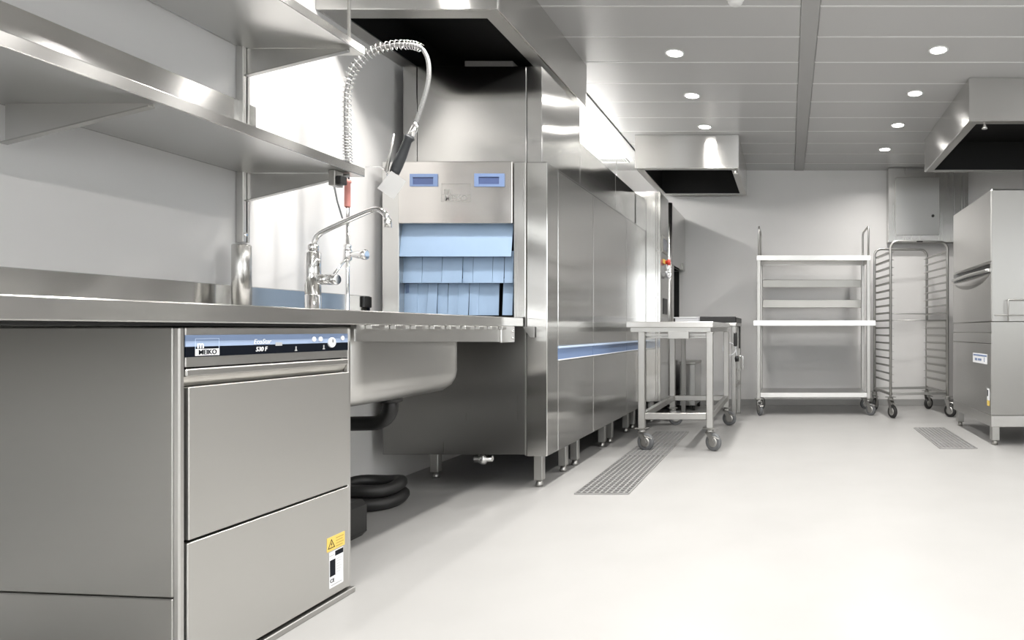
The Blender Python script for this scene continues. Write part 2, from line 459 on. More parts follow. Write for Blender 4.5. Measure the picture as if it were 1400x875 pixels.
# control strip
s0, s1 = yx(253, XF), yx(475, XF)
sx = XF + .0012
box('control_strip', 'navy', cp, XF - .001, sx, s0, s1, .776, .8005)
box('control_strip', 'strip_mid', cp, XF - .001, sx, s0, s1, .8005, .8135)
box('control_strip', 'strip_top', cp, XF - .001, sx, s0, s1, .8135, .828)
R, U = (0, 1, 0), (0, 0, 1)
l0, l1 = yx(266, XF), yx(299, XF)
lo = MB(); e = .0012
box('logo_box', 'print_white', cp, sx - .0005, sx + .0006, l0, l1, .7785, .7945)
lo.box(sx - .0005, sx + .0005, l0, l1, .8185, .8195).box(sx - .0005, sx + .0005, l0, l0 + .001, .7945, .8185).box(sx - .0005, sx + .0005, l1 - .001, l1, .7945, .8185)
part('logo_outline', lo, 'blue_light', cp)
text('lettering', 'MEIKO', .0165, (sx + .0012, (l0 + l1) / 2, .7862), R, U, 'navy', cp, .0001)
text('lettering', 'm', .024, (sx + .0008, l0 + .0135, .8035), R, U, 'print_white', cp, .0005)
text('lettering', 'EcoStar', .0185, (sx + .0008, 1.732, .8085), R, U, 'print_white', cp, 0.0, .25)
text('lettering', '530 F', .0165, (sx + .0008, 1.729, .7885), R, U, 'print_white', cp, .0002, .2)
box('badge', 'grey_print', cp, sx - .0005, sx + .0006, yx(376, XF), yx(385, XF), .7965, .8055)
def disc(name, y, z, r, m, d=.003):
    return part(name, MB().lathe([(r, 0), (r, d), (r * .85, d + .001)], (sx - .0003, y, z), 'x', 20), m, cp)
for px, z in ((428, .8125), (437, .8125), (467, .8145)): disc('button', yx(px, XF), z, .0075, 'print_white')
kb = disc('start_knob', yx(452, XF), .8015, .0155, 'print_white', .005)
box('pointer', 'navy', kb, sx + .005, sx + .0062, yx(452, XF) - .0018, yx(452, XF) + .0018, .801, .811)
for px, z in ((404, .786), (442, .7875)):
    y = yx(px, XF)
    icon = MB().box(sx - .0003, sx + .0006, y - .0045, y + .0045, z - .006, z - .003).box(sx - .0003, sx + .0006, y - .002, y + .002, z - .003, z + .007)
    part('symbol', icon, 'grey_print', cp)
# stickers on the lower panel
lx = XF + .003
ws = box('warning_sticker', 'yellow', lp, lx - .001, lx + .0008, 1.973, 2.052, .164, .2065)
ws['label'] = 'yellow warning sticker'
tri = MB(); c = (1.992, .184)
o3 = [(c[0] - .0155, c[1] - .012), (c[0] + .0155, c[1] - .012), (c[0], c[1] + .016)]
i3 = [(c[0] - .0118, c[1] - .0098), (c[0] + .0118, c[1] - .0098), (c[0], c[1] + .0117)]
for k in range(3):
    k2 = (k + 1) % 3
    tri.prism([o3[k], o3[k2], i3[k2], i3[k]], 'x', lx + .0006, lx + .0012)
tri.prism([(c[0] + .0012, c[1] + .006), (c[0] - .003, c[1] - .001), (c[0] + .0003, c[1] - .001), (c[0] - .0015, c[1] - .008), (c[0] + .0035, c[1] + .001), (c[0] + .0006, c[1] + .001)], 'x', lx + .0006, lx + .0012)
part('warning_triangle', tri, 'navy', lp)
ln = MB()
for k in range(4): ln.box(lx + .0006, lx + .0011, 2.012, 2.046 - .004 * (k % 2), .196 - k * .0085, .1985 - k * .0085)
part('printed_lines', ln, mat('brown_print', (.42, .29, .06), .5), lp)
rp = box('rating_plate', 'print_white', lp, lx - .001, lx + .0008, 1.983, 2.045, .05, .160)
bk = MB().box(lx + .0006, lx + .0012, 2.008, 2.044, .143, .158).box(lx + .0006, lx + .0012, 1.985, 2.009, .085, .135)
part('printed_blocks', bk, 'navy', lp)
ln = MB()
for k in range(6): ln.box(lx + .0006, lx + .0011, 2.014, 2.038 - .003 * (k % 3), .131 - k * .008, .1325 - k * .008)
ln.box(lx + .0006, lx + .0011, 1.99, 2.038, .056, .059).box(lx + .0006, lx + .0011, 1.985, 2.004, .1475, .150)
part('printed_lines', ln, 'grey_print', lp)
text('lettering', 'CE', .016, (lx + .0012, 1.995, .071), R, U, 'navy', lp)

# ------------------------------------------------------------------ wall shelves
XS, YS = -1.74, 2.68
def wall_shelf(label, z, up, clip):
    t = thing('wall_shelf', label, 'shelf', (-1.97, 1.5, z))
    box('board', 'steel_h', t, XL + .012, XS - .006, .4, YS, z, z + .006)
    box('front_lip', 'steel_lip', t, XS - .008, XS, .4, YS, z, z + .035, .002)
    box('end_lip', 'steel_lip', t, XL + .012, XS - .008, YS - .006, YS, z + .006, z + .035)
    box('upstand', 'steel_lip', t, XL, XL + .012, .4, YS, z, up, .002)
    for y in (.62, 1.805, 2.612):
        b = part('bracket', MB().prism([(XL + .03, z - .001), (XS - .02, z - .001), (XS - .02, z - .010), (XL + .03, z - .111)], 'y', y, y + .005), 'steel_h', t)
        fl = MB().prism([(XL + .03, z - .111), (XS - .02, z - .010), (XS - .02, z - .014), (XL + .03, z - .115)], 'y', y - .014, y + .005)
        part('flange', fl, 'steel_frame', b)
    if clip:
        c = box('hose_clip', 'steel_dark', t, -1.80, -1.775, 2.55, 2.60, z - .062, z - .001, .002)
        box('pad', 'black', c, -1.775, -1.752, 2.555, 2.59, z - .055, z - .022, .003)
    return t
wall_shelf('lower steel wall shelf with tall rear upstand above the worktop', 1.469, 1.757, True)
wall_shelf('upper steel wall shelf on brackets close to the ceiling', 1.970, 2.20, False)
r = thing('shelf_rail', 'slim upright steel rail on the left wall carrying both shelves', 'rail', (XL, 2.61, 1.2))
box('channel', 'steel_h', r, XL, XL + .03, 2.593, 2.611, 1.19, 2.45, .002)
part('bolt', MB().lathe([(.009, 0), (.009, .006), (.005, .009)], (XL + .03, 2.602, 1.22), 'x', 12), 'chrome', r)
box('channel', 'steel_h', r, XL, XL + .03, 2.6175, 2.628, 1.19, 2.45, .002)
r = part('suspension_rod', MB().cyl((-1.752, 2.60, 2.006), (-1.752, 2.60, ZC), .006, 12), 'steel_frame')
tag(r, 'thin steel rod hanging the upper shelf corner from the ceiling', 'rod')
pt = thing('worktop_post', 'short round steel post standing on the worktop by the wall', 'post', (-2.11, 2.515, .903))
part('sleeve', MB().lathe([(.031, 0), (.031, .262), (.028, .266), (.010, .268)], (-2.11, 2.515, .903)), 'steel', pt)

# ------------------------------------------------------------------ mixer tap
YT = 2.75
T = lambda px, py, Y=YT: at(px, py, Y)
mf = thing('mixer_tap', 'tall chrome mixer tap with angled swivel spout on the worktop', 'tap', T(428, 430) * 1)
mf.location.z = .903; BASE[mf.name] = Vector(mf.location)
bx = T(428, 0).x
part('body', MB().lathe([(.032, 0), (.032, .012), (.029, .016), (.029, .083), (.0275, .084), (.0275, .087), (.029, .088), (.029, .262), (.024, .268)], (bx, YT, .903)), 'chrome', mf)
part('neck', MB().lathe([(.021, .268), (.021, .292), (.017, .3), (.012, .305)], (bx, YT, .903)), 'chrome', mf)
spx = [(429, 352), (429, 340), (430, 330), (433, 323), (439, 318), (452, 311.5), (480, 299), (504, 288.5), (510, 286.5), (516, 286), (522, 288.5), (527, 293), (529.5, 299), (530, 306)]
part('spout', MB().tube([T(*q) for q in spx], .0115, 14), 'chrome', mf)
part('aerator', MB().tube([T(530, 299), T(530, 300), T(530, 311)], [.013, .0155, .0155], 16), 'chrome', mf)
hz = T(428, 382).z
part('mixer_handle', MB().lathe([(.020, .026), (.022, .03), (.022, .060), (.0195, .062), (.0195, .065), (.023, .067), (.023, .100), (.019, .106)], (bx, YT, hz), 'x'), 'chrome', mf)

# ------------------------------------------------------------------ pre-rinse spray
YP = 2.90
P = lambda px, py, Y=YP: at(px, py, Y)
px0 = P(475, 0).x
pr = thing('pre_rinse_spray', 'sprung pre-rinse hose arching over the sink with black spray handle', 'tap', (px0, YP, .903))
part('riser', MB().tube([(px0, YP, .903), (px0, YP, .915), (px0, YP, 1.60)], .0085, 14), 'chrome', pr)
part('foot_flange', MB().lathe([(.026, 0), (.026, .008), (.012, .014)], (px0, YP, .903)), 'chrome', pr)
sl = part('sleeve', MB().lathe([(.011, 0), (.012, .003), (.012, .107), (.015, .108), (.015, .12), (.011, .122)], (px0, YP, P(0, 283).z)), 'pink', pr)
sl['label'] = 'faded red sleeve'
vz = P(0, 348).z
vb = part('valve', MB().lathe([(.010, -.03), (.017, -.022), (.017, .02), (.012, .028), (.015, .032), (.015, .042), (.010, .048)], (px0, YP, vz)), 'chrome', pr)
part('valve_knob', MB().lathe([(.009, .012), (.012, .02), (.019, .05), (.021, .065), (.023, .068), (.023, .084), (.016, .087)], (px0, YP, vz), 'x', 12), 'chrome', vb)
part('link_pipe', MB().tube([(px0, YP, vz - .015), P(466, 362, 2.86), P(455, 378, 2.78)], .006, 10), 'chrome', pr)
path = [(475, 222), (474, 205), (473.5, 185), (473, 165), (473, 145), (474, 125), (478, 107), (485, 93), (495, 81), (508, 71), (523, 65), (540, 61.5), (556, 61), (568, 62.5), (576, 66)]
hosep = path + [(581, 72), (585, 82), (586.5, 94), (586, 108), (583, 124), (578, 141), (572, 159), (566, 176)]
def smooth_path(pts, k=6):
    P3 = [Vector(p) for p in pts]; out = []
    for i in range(len(P3) - 1):
        a, b, c, d = P3[max(i - 1, 0)], P3[i], P3[i + 1], P3[min(i + 2, len(P3) - 1)]
        for j in range(k):
            t = j / k
            out.append(.5 * ((2 * b) + (c - a) * t + (2 * a - 5 * b + 4 * c - d) * t * t + (3 * b - a - 3 * c + d) * t ** 3))
    out.append(P3[-1]); return out
part('hose', MB().tube(smooth_path([P(*q) for q in hosep], 4), .0095, 10), mat('braided_hose', (.36, .36, .355), .45, .6, noise=.3, nscale=220), pr)
sp = smooth_path([P(*q) for q in path], 16)
acc = [0]
for i in range(1, len(sp)): acc.append(acc[-1] + (sp[i] - sp[i - 1]).length)
L = acc[-1]; N = 36 * 12; coil = []; ph = 0; j = 0
ds = L / N
for i in range(N + 1):
    s = min(i * ds, L - 1e-6)
    while acc[j + 1] < s: j += 1
    u = (s - acc[j]) / (acc[j + 1] - acc[j]); c = sp[j].lerp(sp[j + 1], u)
    tn = (sp[j + 1] - sp[j]).normalized(); bn = Vector((0, 1, 0)); nn = tn.cross(bn).normalized()
    f = s / L
    pitch = .0215 if .16 < f < .90 else .0135
    ph += 2 * PI * ds / pitch
    coil.append(c + (nn * math.cos(ph) + bn * math.sin(ph)) * .0195)
part('spring', MB().tube(coil, .0024, 6), 'chrome', pr)
part('ferrule', MB().tube([P(569, 168), P(565.5, 178), P(559, 190)], [.012, .0145, .014], 14), 'chrome', pr)
hd = part('spray_handle', MB().tube([P(560.5, 186), P(559.5, 188), P(557, 193), P(549, 214), P(543, 227), P(539, 237)], [.018, .023, .017, .0205, .022, .02], 16), mat('charcoal_grip', (.035, .038, .042), .45), pr)
part('trigger', MB().tube([P(539, 183, 2.885), P(534, 208, 2.88), P(528, 234, 2.88)], [.0035, .006, .009], 8), 'steel_frame', pr)
part('hanging_hook', MB().tube([P(500, 228.5, 2.93), P(520, 228.5, 2.93), P(526, 232), P(530, 240)], .004, 8), 'chrome', pr)
corn = [(535, 233.5), (555.4, 247.8), (538, 272.8), (515.8, 257.3)]
sm = MB(); a = [P(*q, 2.875) for q in corn]; b = [P(*q, 2.86) for q in corn]
sm.add(a + b, [[0, 1, 2, 3], [7, 6, 5, 4]] + [[i, 4 + i, 4 + (i + 1) % 4, (i + 1) % 4] for i in range(4)])
part('spray_guard', sm, 'white', pr)['label'] = 'square white guard plate'
# thin hose hook cord under the shelf
tag(part('hanging_cord', MB().tube([at(457, 254, 2.62), at(461, 275, 2.7), at(468, 298, 2.87)], .0035, 8), 'grey_print'), 'thin grey cord running from shelf clip to the riser', 'cord')
so = thing('wall_socket', 'black square socket on the far end of the backsplash', 'socket', (-2.178, 3.36, .98))
box('plate', 'black', so, -2.18, -2.168, 3.33, 3.395, .955, 1.012, .003)

# ------------------------------------------------------------------ conveyor dishwasher
YM = 3.42
cm = thing('conveyor_dishwasher', 'big stainless conveyor dishwasher with blue entry curtain along the left wall', 'dishwasher', (-1.7, 5.0, 0))
S = 'steel_machine'
Xs = -1.264
fx = lambda px, Y=YM: (px - 1077) * Y / FPX
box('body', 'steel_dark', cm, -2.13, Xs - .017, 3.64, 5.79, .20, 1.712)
box('entry_roof', S, cm, -2.11, -1.385, 3.432, 3.64, 1.70, 1.72)
box('entry_tray', S, cm, -2.11, -1.38, 3.432, 3.64, .87, .89)
bp = box('entry_backing', 'void', cm, -2.10, -1.39, 3.625, 3.64, .89, 1.70)
lx0, lx1 = fx(547.5), fx(702.5)
fp = box('lift_door', steel('door_steel', col=(.64, .62, .60), rough=.26, grain='h', aniso=.5, wave=.015), cm, lx0, lx1, YM - .022, YM, 1.397, 1.72, .003)
YD = YM - .022
for (a, b, c, d, e_, f_, g_, h_) in ((561, 598.5, 238, 255, 565, 593, 242.5, 252.5), (649, 690, 237.5, 255.5, 655, 683, 242, 252)):
    q0, q1 = at(a, d, YD), at(b, c, YD); i0, i1 = at(e_, h_, YD), at(f_, g_, YD)
    fr = MB()
    fr.box(q0.x, q1.x, YD - .006, YD, q0.z, i0.z).box(q0.x, q1.x, YD - .006, YD, i1.z, q1.z)
    fr.box(q0.x, i0.x, YD - .006, YD, i0.z, i1.z).box(i1.x, q1.x, YD - .006, YD, i0.z, i1.z)
    h = part('recessed_grip', fr, 'blue_panel', fp)
    box('grip_cup', 'blue_deep', fp, i0.x, i1.x, YD - .002, YD, i0.z, i1.z)
q0, q1 = at(603.5, 276, YD), at(643.5, 251, YD); zm = at(0, 266, YD).z
lg = MB(); t_ = .0022; yb = YD - .002
lg.box(q0.x, q1.x, yb, YD, q1.z - t_, q1.z).box(q0.x, q1.x, yb, YD, zm - t_ / 2, zm + t_ / 2).box(q0.x, q1.x, yb, YD, q0.z, q0.z + t_)
lg.box(q0.x, q0.x + t_, yb, YD, q0.z, q1.z).box(q1.x - t_, q1.x, yb, YD, q0.z, q1.z)
part('logo_frame', lg, 'steel_frame', fp)
text('lettering', 'MEIKO', .040, ((q0.x + q1.x) / 2, YD - .001, (q0.z + zm) / 2), (1, 0, 0), U, 'steel_frame', fp, .0008, depth=.0015)
text('lettering', 'm', .05, (q0.x + .032, YD - .001, zm + .019), (1, 0, 0), U, 'steel_frame', fp, .0015, depth=.0015)
# entry frame
box('left_jamb', 'steel_h', cm, fx(524), lx0 - .003, YM - .01, 3.46, .905, 1.72, .002)
box('right_jamb', 'steel', cm, lx1 + .003, fx(719), YM - .008, 3.46, .905, 1.72, .002)
cc = box('corner_column', S, cm, fx(720), Xs, YM, 3.58, .175, 1.722, .003)
box('jamb_flange', 'steel_frame', cm, fx(718), fx(719.6), YM - .004, YM + .02, .18, 1.72)
box('lower_front_panel', steel('shaded_steel', col=(.30, .295, .285), rough=.28, aniso=.7), cm, fx(523), fx(718), YM, YM + .02, .185, .902, .002)  # steel colour darkened to paint in the shade under the worktop
box('inner_jamb', 'blue_strip', cm, lx0 - .002, lx0 + .016, 3.47, 3.62, .89, 1.40)
# curtain
def strip(pxa, pxb, ya, yb_, Y, tilt=0.0, name='curtain_strip', curl=0.0):
    a, b = at(pxa, yb_, Y), at(pxb, ya, Y)
    m_ = MB(); n = 5; th = .003; vs = []
    for j, k in ((0, 0), (1, 0)):
        pass
    rows = 3
    for r_ in range(rows + 1):
        f = r_ / rows; z = b.z + (a.z - b.z) * f
        for c_ in range(n + 1):
            g_ = c_ / n; x = a.x + (b.x - a.x) * g_
            y = Y - tilt * f + curl * math.sin(PI * g_) * f
            vs.append((x, y, z))
    nv = len(vs); vs += [(x, y + th, z) for (x, y, z) in vs]
    fs = []
    for r_ in range(rows):
        for c_ in range(n):
            i = r_ * (n + 1) + c_
            fs.append([i, i + 1, i + n + 2, i + n + 1]); fs.append([nv + i + n + 1, nv + i + n + 2, nv + i + 1, nv + i])
    edge = [c_ for c_ in range(n + 1)] + [r_ * (n + 1) + n for r_ in range(1, rows + 1)] + [rows * (n + 1) + c_ for c_ in range(n - 1, -1, -1)] + [r_ * (n + 1) for r_ in range(rows - 1, 0, -1)]
    for i in range(len(edge)):
        p_, q_ = edge[i], edge[(i + 1) % len(edge)]
        fs.append([p_, nv + p_, nv + q_, q_])
    m_.add(vs, fs, False)
    return part(name, m_, 'blue', cm)
strip(550, 702, 303, 351.5, 3.445, .030, 'curtain_valance')
r2 = [(550.7, 577.6), (578.4, 605), (605.8, 633), (633.6, 647.2), (647.8, 674), (674.8, 689.8), (690.4, 702)]
for i, (a, b) in enumerate(r2): strip(a, b, 343, 387, 3.455 + .002 * (i % 2), .008 + .003 * (i % 3), curl=.002 * ((i % 3) - 1))
r3 = [(550.7, 571.4), (572.1, 585.6), (586, 598.6), (599.2, 613), (613.8, 627), (627.6, 641.8), (642.4, 655.2), (655.8, 683), (688.5, 702)]
for i, (a, b) in enumerate(r3): strip(a, b, 381, 431, 3.475 + .003 * (i % 2), .010 + .003 * (i % 3), curl=.003 * (((i * 2) % 3) - 1))
# upper front and tall section
Yu = 3.61
box('tall_section', S, cm, fx(551, Yu), -1.363, Yu + .012, 4.27, 1.722, 2.30, .002)
box('hood_front', S, cm, fx(570.5, Yu), fx(719.3, Yu), Yu, Yu + .012, 1.722, 2.302, .002)
box('hood_front', S, cm, fx(551, Yu), fx(569.7, Yu), Yu, Yu + .012, 1.722, 2.302, .002)
box('hood_front', S, cm, fx(720.5, Yu), -1.363, Yu, Yu + .012, 1.722, 2.302, .002)
box('exhaust_collar', 'steel_frame', cm, fx(634, Yu), fx(700, Yu), Yu + .01, Yu + .3, 2.302, 2.336, .002)
box('upper_section', S, cm, -2.13, -1.363, 4.272, 5.148, 1.722, 2.07, .003)
box('upper_section', S, cm, -2.13, -1.363, 5.152, 5.80, 1.722, 2.07, .003)
# side doors
seg = [(3.583, 4.228), (4.232, 5.108), (5.112, 5.80)]
for (a, b) in seg:
    box('upper_door', S, cm, Xs - .016, Xs, a + .002, b - .002, .752, 1.716, .002)
    box('lower_door', S, cm, Xs - .016, Xs, a + .002, b - .002, .175, .668, .002)
    h = box('handle_strip', 'blue_strip', cm, Xs - .016, Xs - .002, a + .001, b - .001, .674, .742)
    box('strip_lip', 'blue_light', h, Xs - .016, Xs + .006, a + .001, b - .001, .736, .749, .003)
    box('strip_lip', 'print_white', h, Xs - .016, Xs + .003, a + .001, b - .001, .670, .676, .001)
box('top_edge', S, cm, -1.363, Xs, 3.583, 5.80, 1.717, 1.722)
# end module with control column
Xe = -1.14
box('front_plate', S, cm, Xs + .001, -1.178, 5.80, 5.82, .2, 2.076, .002)
box('end_body', S, cm, -2.1, -1.165, 5.822, 6.48, .2, 2.074)
col_ = box('control_column', S, cm, -1.1649, Xe, 5.83, 6.215, .2, 2.078, .003)
part('rounded_post', MB().tube([(-1.165, 6.36, .2), (-1.165, 6.36, 2.078)], .038, 20), 'steel_lip', cm)
box('end_body', S, cm, -2.1, -1.182, 6.50, 7.235, 1.487, 2.078, .002)
box('outlet_door', S, cm, -1.164, Xe, 6.40, 7.235, 1.487, 2.078, .003)
box('outlet_jamb', S, cm, -1.164, Xe, 6.40, 6.52, .2, 1.484, .003)
box('end_body', S, cm, -2.1, -1.18, 6.50, 7.235, .2, .86, .002)
box('outlet_lining', 'void', cm, -2.05, -1.98, 6.51, 7.2, .862, 1.485)
box('outlet_lining', 'void', cm, -1.98, -1.2, 7.19, 7.2, .862, 1.485)
box('door_pull', 'steel_dark', cm, Xe, Xe + .012, 7.0, 7.03, 1.50, 1.56, .003)
Xc = Xe
sc_ = box('display', 'steel_dark', cm, Xc - .001, Xc + .008, 5.875, 6.17, 1.545, 1.70, .003)
box('screen', mat('slate_screen', (.16, .17, .2), .15), sc_, Xc + .008, Xc + .0095, 5.93, 6.12, 1.57, 1.675)
es = box('stop_plate', 'yellow', cm, Xc - .001, Xc + .004, 5.95, 6.13, 1.45, 1.49)
part('stop_button', MB().lathe([(.018, .004), (.018, .02), (.03, .024), (.03, .042), (.02, .048)], (Xc, 6.06, 1.468), 'x'), 'red', es)
hk = MB().tube([(Xc + .01, 6.06, 1.45), (Xc + .03, 6.0, 1.385), (Xc + .035, 6.12, 1.375), (Xc + .01, 6.06, 1.45)], .005, 6)
hk.tube([(Xc + .03, 5.95 + .1 * (1 - math.cos(a)), 1.375 - .05 * math.sin(a)) for a in [PI * k / 12 for k in range(13)]], .011, 8)
part('hung_sling', hk, 'print_white', cm)
box('card_slot', 'black', cm, Xc - .001, Xc + .006, 5.95, 6.14, .985, 1.13, .002)
for z in (1.55, 1.13): part('hinge_knob', MB().lathe([(.009, 0), (.012, .004), (.009, .016)], (-1.165, 5.83, z), 'y', 10, -1), 'chrome', cm)
# legs
def leg(x, y, top):
    l = box('leg', 'steel_frame', cm, x - .023, x + .023, y - .023, y + .023, .035, top, .003)
    part('leg_foot', MB().lathe([(.02, 0), (.02, .012), (.014, .035)], (x, y, 0), 'z', 14), 'steel_frame', l)
for (x, y) in ((-1.335, 3.50), (-1.335, 3.87), (-1.325, 4.05), (-1.335, 4.68), (-1.33, 4.86), (-1.335, 5.36), (-1.33, 5.56), (-2.0, 3.7), (-2.0, 4.7), (-2.0, 5.6)):
    leg(x, y, .1745 if y < 3.58 else .2)
for (x, y) in ((-1.25, 5.95), (-1.25, 7.15), (-2.0, 6.6)): leg(x, y, .2)
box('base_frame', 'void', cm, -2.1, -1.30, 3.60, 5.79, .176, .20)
vf = part('drain_valve', MB().lathe([(.022, 0), (.022, .03), (.03, .03), (.03, .06), (.016, .065), (.016, .09)], (-1.66, 3.46, .155), 'x', 14), 'chrome', cm)
part('valve_stem', MB().cyl((-1.63, 3.46, .155), (-1.63, 3.46, .21), .012, 10), 'chrome', vf)

# ------------------------------------------------------------------ castors
def castor(parent, x, y, top, r, yaw, wheel='rubber', brake=True, local=False):
    """fork mesh with wheel and brake pedal as sub-parts"""
    c, s_ = math.cos(yaw), math.sin(yaw)
    tr = lambda v: (x + v[0] * c - v[1] * s_, y + v[0] * s_ + v[1] * c, v[2])
    off = .03
    def put(name, mb, m, par):
        mb.v = [Vector(tr(v)) for v in mb.v]
        return part(name, mb, m, par, local)
    fk = MB().box(-.038, .038, -.038, .038, top - .006, top, .002)
    fk.lathe([(.024, top - .03), (.028, top - .022), (.024, top - .006)], (0, 0, 0), 'z', 14)
    for sd in (-1, 1):
        y0 = sd * .021
        pr_ = [(-.024, top - .028), (.024, top - .028), (off + .016, r - .004), (off + .004, r - .014), (off - .012, r - .004)]
        fk.prism(pr_, 'y', y0 - .002, y0 + .002)
    fk.box(-.024, .024, -.023, .023, top - .034, top - .028)
    fork = put('castor', fk, 'steel_frame', parent)
    wl = MB().lathe([(r * .62, -.014), (r - .006, -.015), (r, -.008), (r, .008), (r - .006, .015), (r * .62, .014)], (off, 0, r), 'y', 28)
    put('wheel', wl, wheel, fork)
    put('hub', MB().lathe([(r * .4, -.0165), (r * .6, -.0145), (r * .6, .0145), (r * .4, .0165)], (off, 0, r), 'y', 20), 'steel_frame', fork)
    if brake:
        bk_ = MB().box(-.02, .085, -.018, .018, top - .045, top - .036, .003, lambda v: (v.x, v.y, v.z - max(0, v.x) * .35))
        put('brake_pedal', bk_, 'steel_frame', fork)
    return fork

def sq(parent, name, x, y, z0, z1, w=.02, m='steel_frame', local=False):
    return box(name, m, parent, x - w, x + w, y - w, y + w, z0, z1, .003, local=local)

# ------------------------------------------------------------------ table trolley
tt = thing('table_trolley', 'stainless table trolley on four castors beside the long dishwasher', 'trolley', (-.8, 5.1, 0))
box('table_top', 'steel_h', tt, -1.118, -.516, 4.50, 5.80, .857, .897, .003)
ap = MB().box(-1.09, -.535, 4.515, 4.53, .826, .857).box(-1.09, -.535, 5.76, 5.775, .826, .857)
ap.box(-1.09, -1.075, 4.53, 5.76, .826, .857).box(-.55, -.535, 4.53, 5.76, .826, .857)
part('apron', ap, 'steel_frame', tt)
gr = MB().box(-1.05, -.50 - .04, 4.50, 4.51, .790, .800)
part('runner', MB().box(-1.03, -.545, 4.60, 4.62, .782, .795).box(-1.03, -.545, 4.56, 4.575, .80, .812), 'steel_frame', tt)
box('stop_plate', 'steel_frame', tt, -.83, -.685, 4.505, 4.515, .778, .83, .002)
xl, xr, yf, yb2 = -1.0155, -.542, 4.535, 5.74
for x in (xl, xr):
    for y in (yf, yb2): sq(tt, 'leg', x, y, .157, .826, .0225)
rl = .0225
box('lower_rail', 'steel_frame', tt, xl + rl, xr - rl, yf - .018, yf + .018, .217, .262, .003)
box('lower_rail', 'steel_frame', tt, xl + rl, xr - rl, yb2 - .018, yb2 + .018, .217, .262, .003)
box('lower_rail', 'steel_frame', tt, xl - .018, xl + .018, yf + rl, yb2 - rl, .217, .262, .003)
box('lower_rail', 'steel_frame', tt, xr - .018, xr + .018, yf + rl, yb2 - rl, .217, .262, .003)
part('corner_gusset', MB().prism([(-.541, .826), (-.541, .74), (-.543, .74), (-.543, .826)], 'y', 4.56, 4.57).prism([(4.5575, .826), (4.80, .826), (4.5575, .75)], 'x', -.545, -.54), 'steel_frame', tt)
for (x, y, a) in ((xl, yf, -.35), (xr, yf, -.5), (xl, yb2, .4), (xr, yb2, -.3)):
    castor(tt, x, y, .157, .062, a)

# ------------------------------------------------------------------ second table behind it
t2 = thing('outlet_table', 'narrow steel table with black raised edge behind the table trolley', 'table', (-.78, 6.25, 0))
box('table_top', 'steel_h', t2, -1.08, -.47, 5.93, 6.62, .875, .905, .003)
box('raised_edge', 'black', t2, -.80, -.475, 5.93, 5.95, .905, .962, .003)
box('raised_edge', 'black', t2, -.49, -.47, 5.95, 6.62, .905, .955, .003)
for (x, y) in ((-.495, 5.98), (-.495, 6.59), (-1.055, 5.98), (-1.055, 6.59)): sq(t2, 'leg', x, y, 0, .875, .02)
box('lower_rail', 'steel_frame', t2, -.508, -.482, 6.0, 6.57, .30, .33)
part('wire_bracket', MB().tube([(-.47, 5.97, .60), (-.415, 5.97, .60), (-.41, 5.97, .59), (-.41, 5.97, .48), (-.47, 5.97, .475)], .004, 8), 'chrome', t2)
box('strap', 'black_rubber', t2, -.475, -.462, 6.30, 6.33, .66, .875, .003)
tr_ = thing('white_tray', 'low white tray on the table behind the trolley', 'tray', (-.92, 6.0, .905))
box('tray_body', 'print_white', tr_, -1.03, -.81, 5.94, 6.2, .905, .95, .004)
box('tray_rim', 'print_white', tr_, -1.04, -.80 - .005, 5.935, 6.205, .946, .956, .002)
pc = thing('power_cable', 'looped white cable with black plug hanging at the leg of the black-edged table', 'cable', (-.5, 5.84, .85))
cx, cz, r_ = -.535, .665, .058
cab = [(-.478, 5.94, .80), (-.475, 5.94, .76), (-.474, 5.94, .70)]
cab += [(cx + r_ * math.cos(a), 5.94 + .008 * a / PI, cz + r_ * math.sin(a)) for a in [2 * PI * k / 20 for k in range(21)]]
cab += [(-.472, 5.955, .64), (-.467, 5.955, .59)]
part('cable', MB().tube(cab, .005, 8), 'print_white', pc)
part('plug', MB().tube([(-.467, 5.955, .60), (-.466, 5.955, .585), (-.464, 5.955, .55)], [.013, .02, .017], 12), 'black', pc)
box('connector', 'black', pc, -.492, -.462, 5.925, 5.96, .69, .815, .006)
sbn = thing('steel_cabinet', 'low steel box on the floor behind the two tables', 'box', (-1.03, 6.95, 0))
box('body', 'steel_h', sbn, -1.12, -.96, 6.75, 7.2, .055, .48, .004)
box('lid', 'steel_dark', sbn, -1.125, -.955, 6.745, 7.2, .48, .51, .003)
for (x, y) in ((-1.1, 6.78), (-.98, 6.78), (-1.1, 7.16), (-.98, 7.16)): part('foot', MB().cyl((x, y, 0), (x, y, .055), .015, 10), 'black', sbn)

# ------------------------------------------------------------------ shelf trolley
st = thing('shelf_trolley', 'tall wheeled steel shelf trolley with three shelves at the back wall', 'trolley', (.255, 6.66, 0))
xa, xb, ya_, yb_ = -.285, .795, 6.42, 6.90
for x in (xa, xb):
    for y in (ya_, yb_): sq(st, 'upright', x, y, .165, 1.525, .018)
def tray(x0, x1, y0, y1, z0, z1, name='shelf'):
    m_ = MB().box(x0, x1, y0, y1, z1 - .004, z1)
    m_.box(x0, x1, y0, y0 + .004, z0, z1 - .004).box(x0, x1, y1 - .004, y1, z0, z1 - .004)
    m_.box(x0, x0 + .004, y0 + .004, y1 - .004, z0, z1 - .004).box(x1 - .004, x1, y0 + .004, y1 - .004, z0, z1 - .004)
    return part(name, m_, 'steel_h', st)
tray(-.305, .815, 6.398, 6.925, 1.525, 1.572)
tray(-.335, .862, 6.385, 6.93, .882, .933)
tray(-.267, .777, 6.40, 6.915, .178, .222)
for (z0, z1) in ((1.29, 1.369), (1.075, 1.158)): box('rear_rail', 'steel_warm', st, xa + .018, xb - .018, yb_ - .008, yb_ + .008, z0, z1, .003)
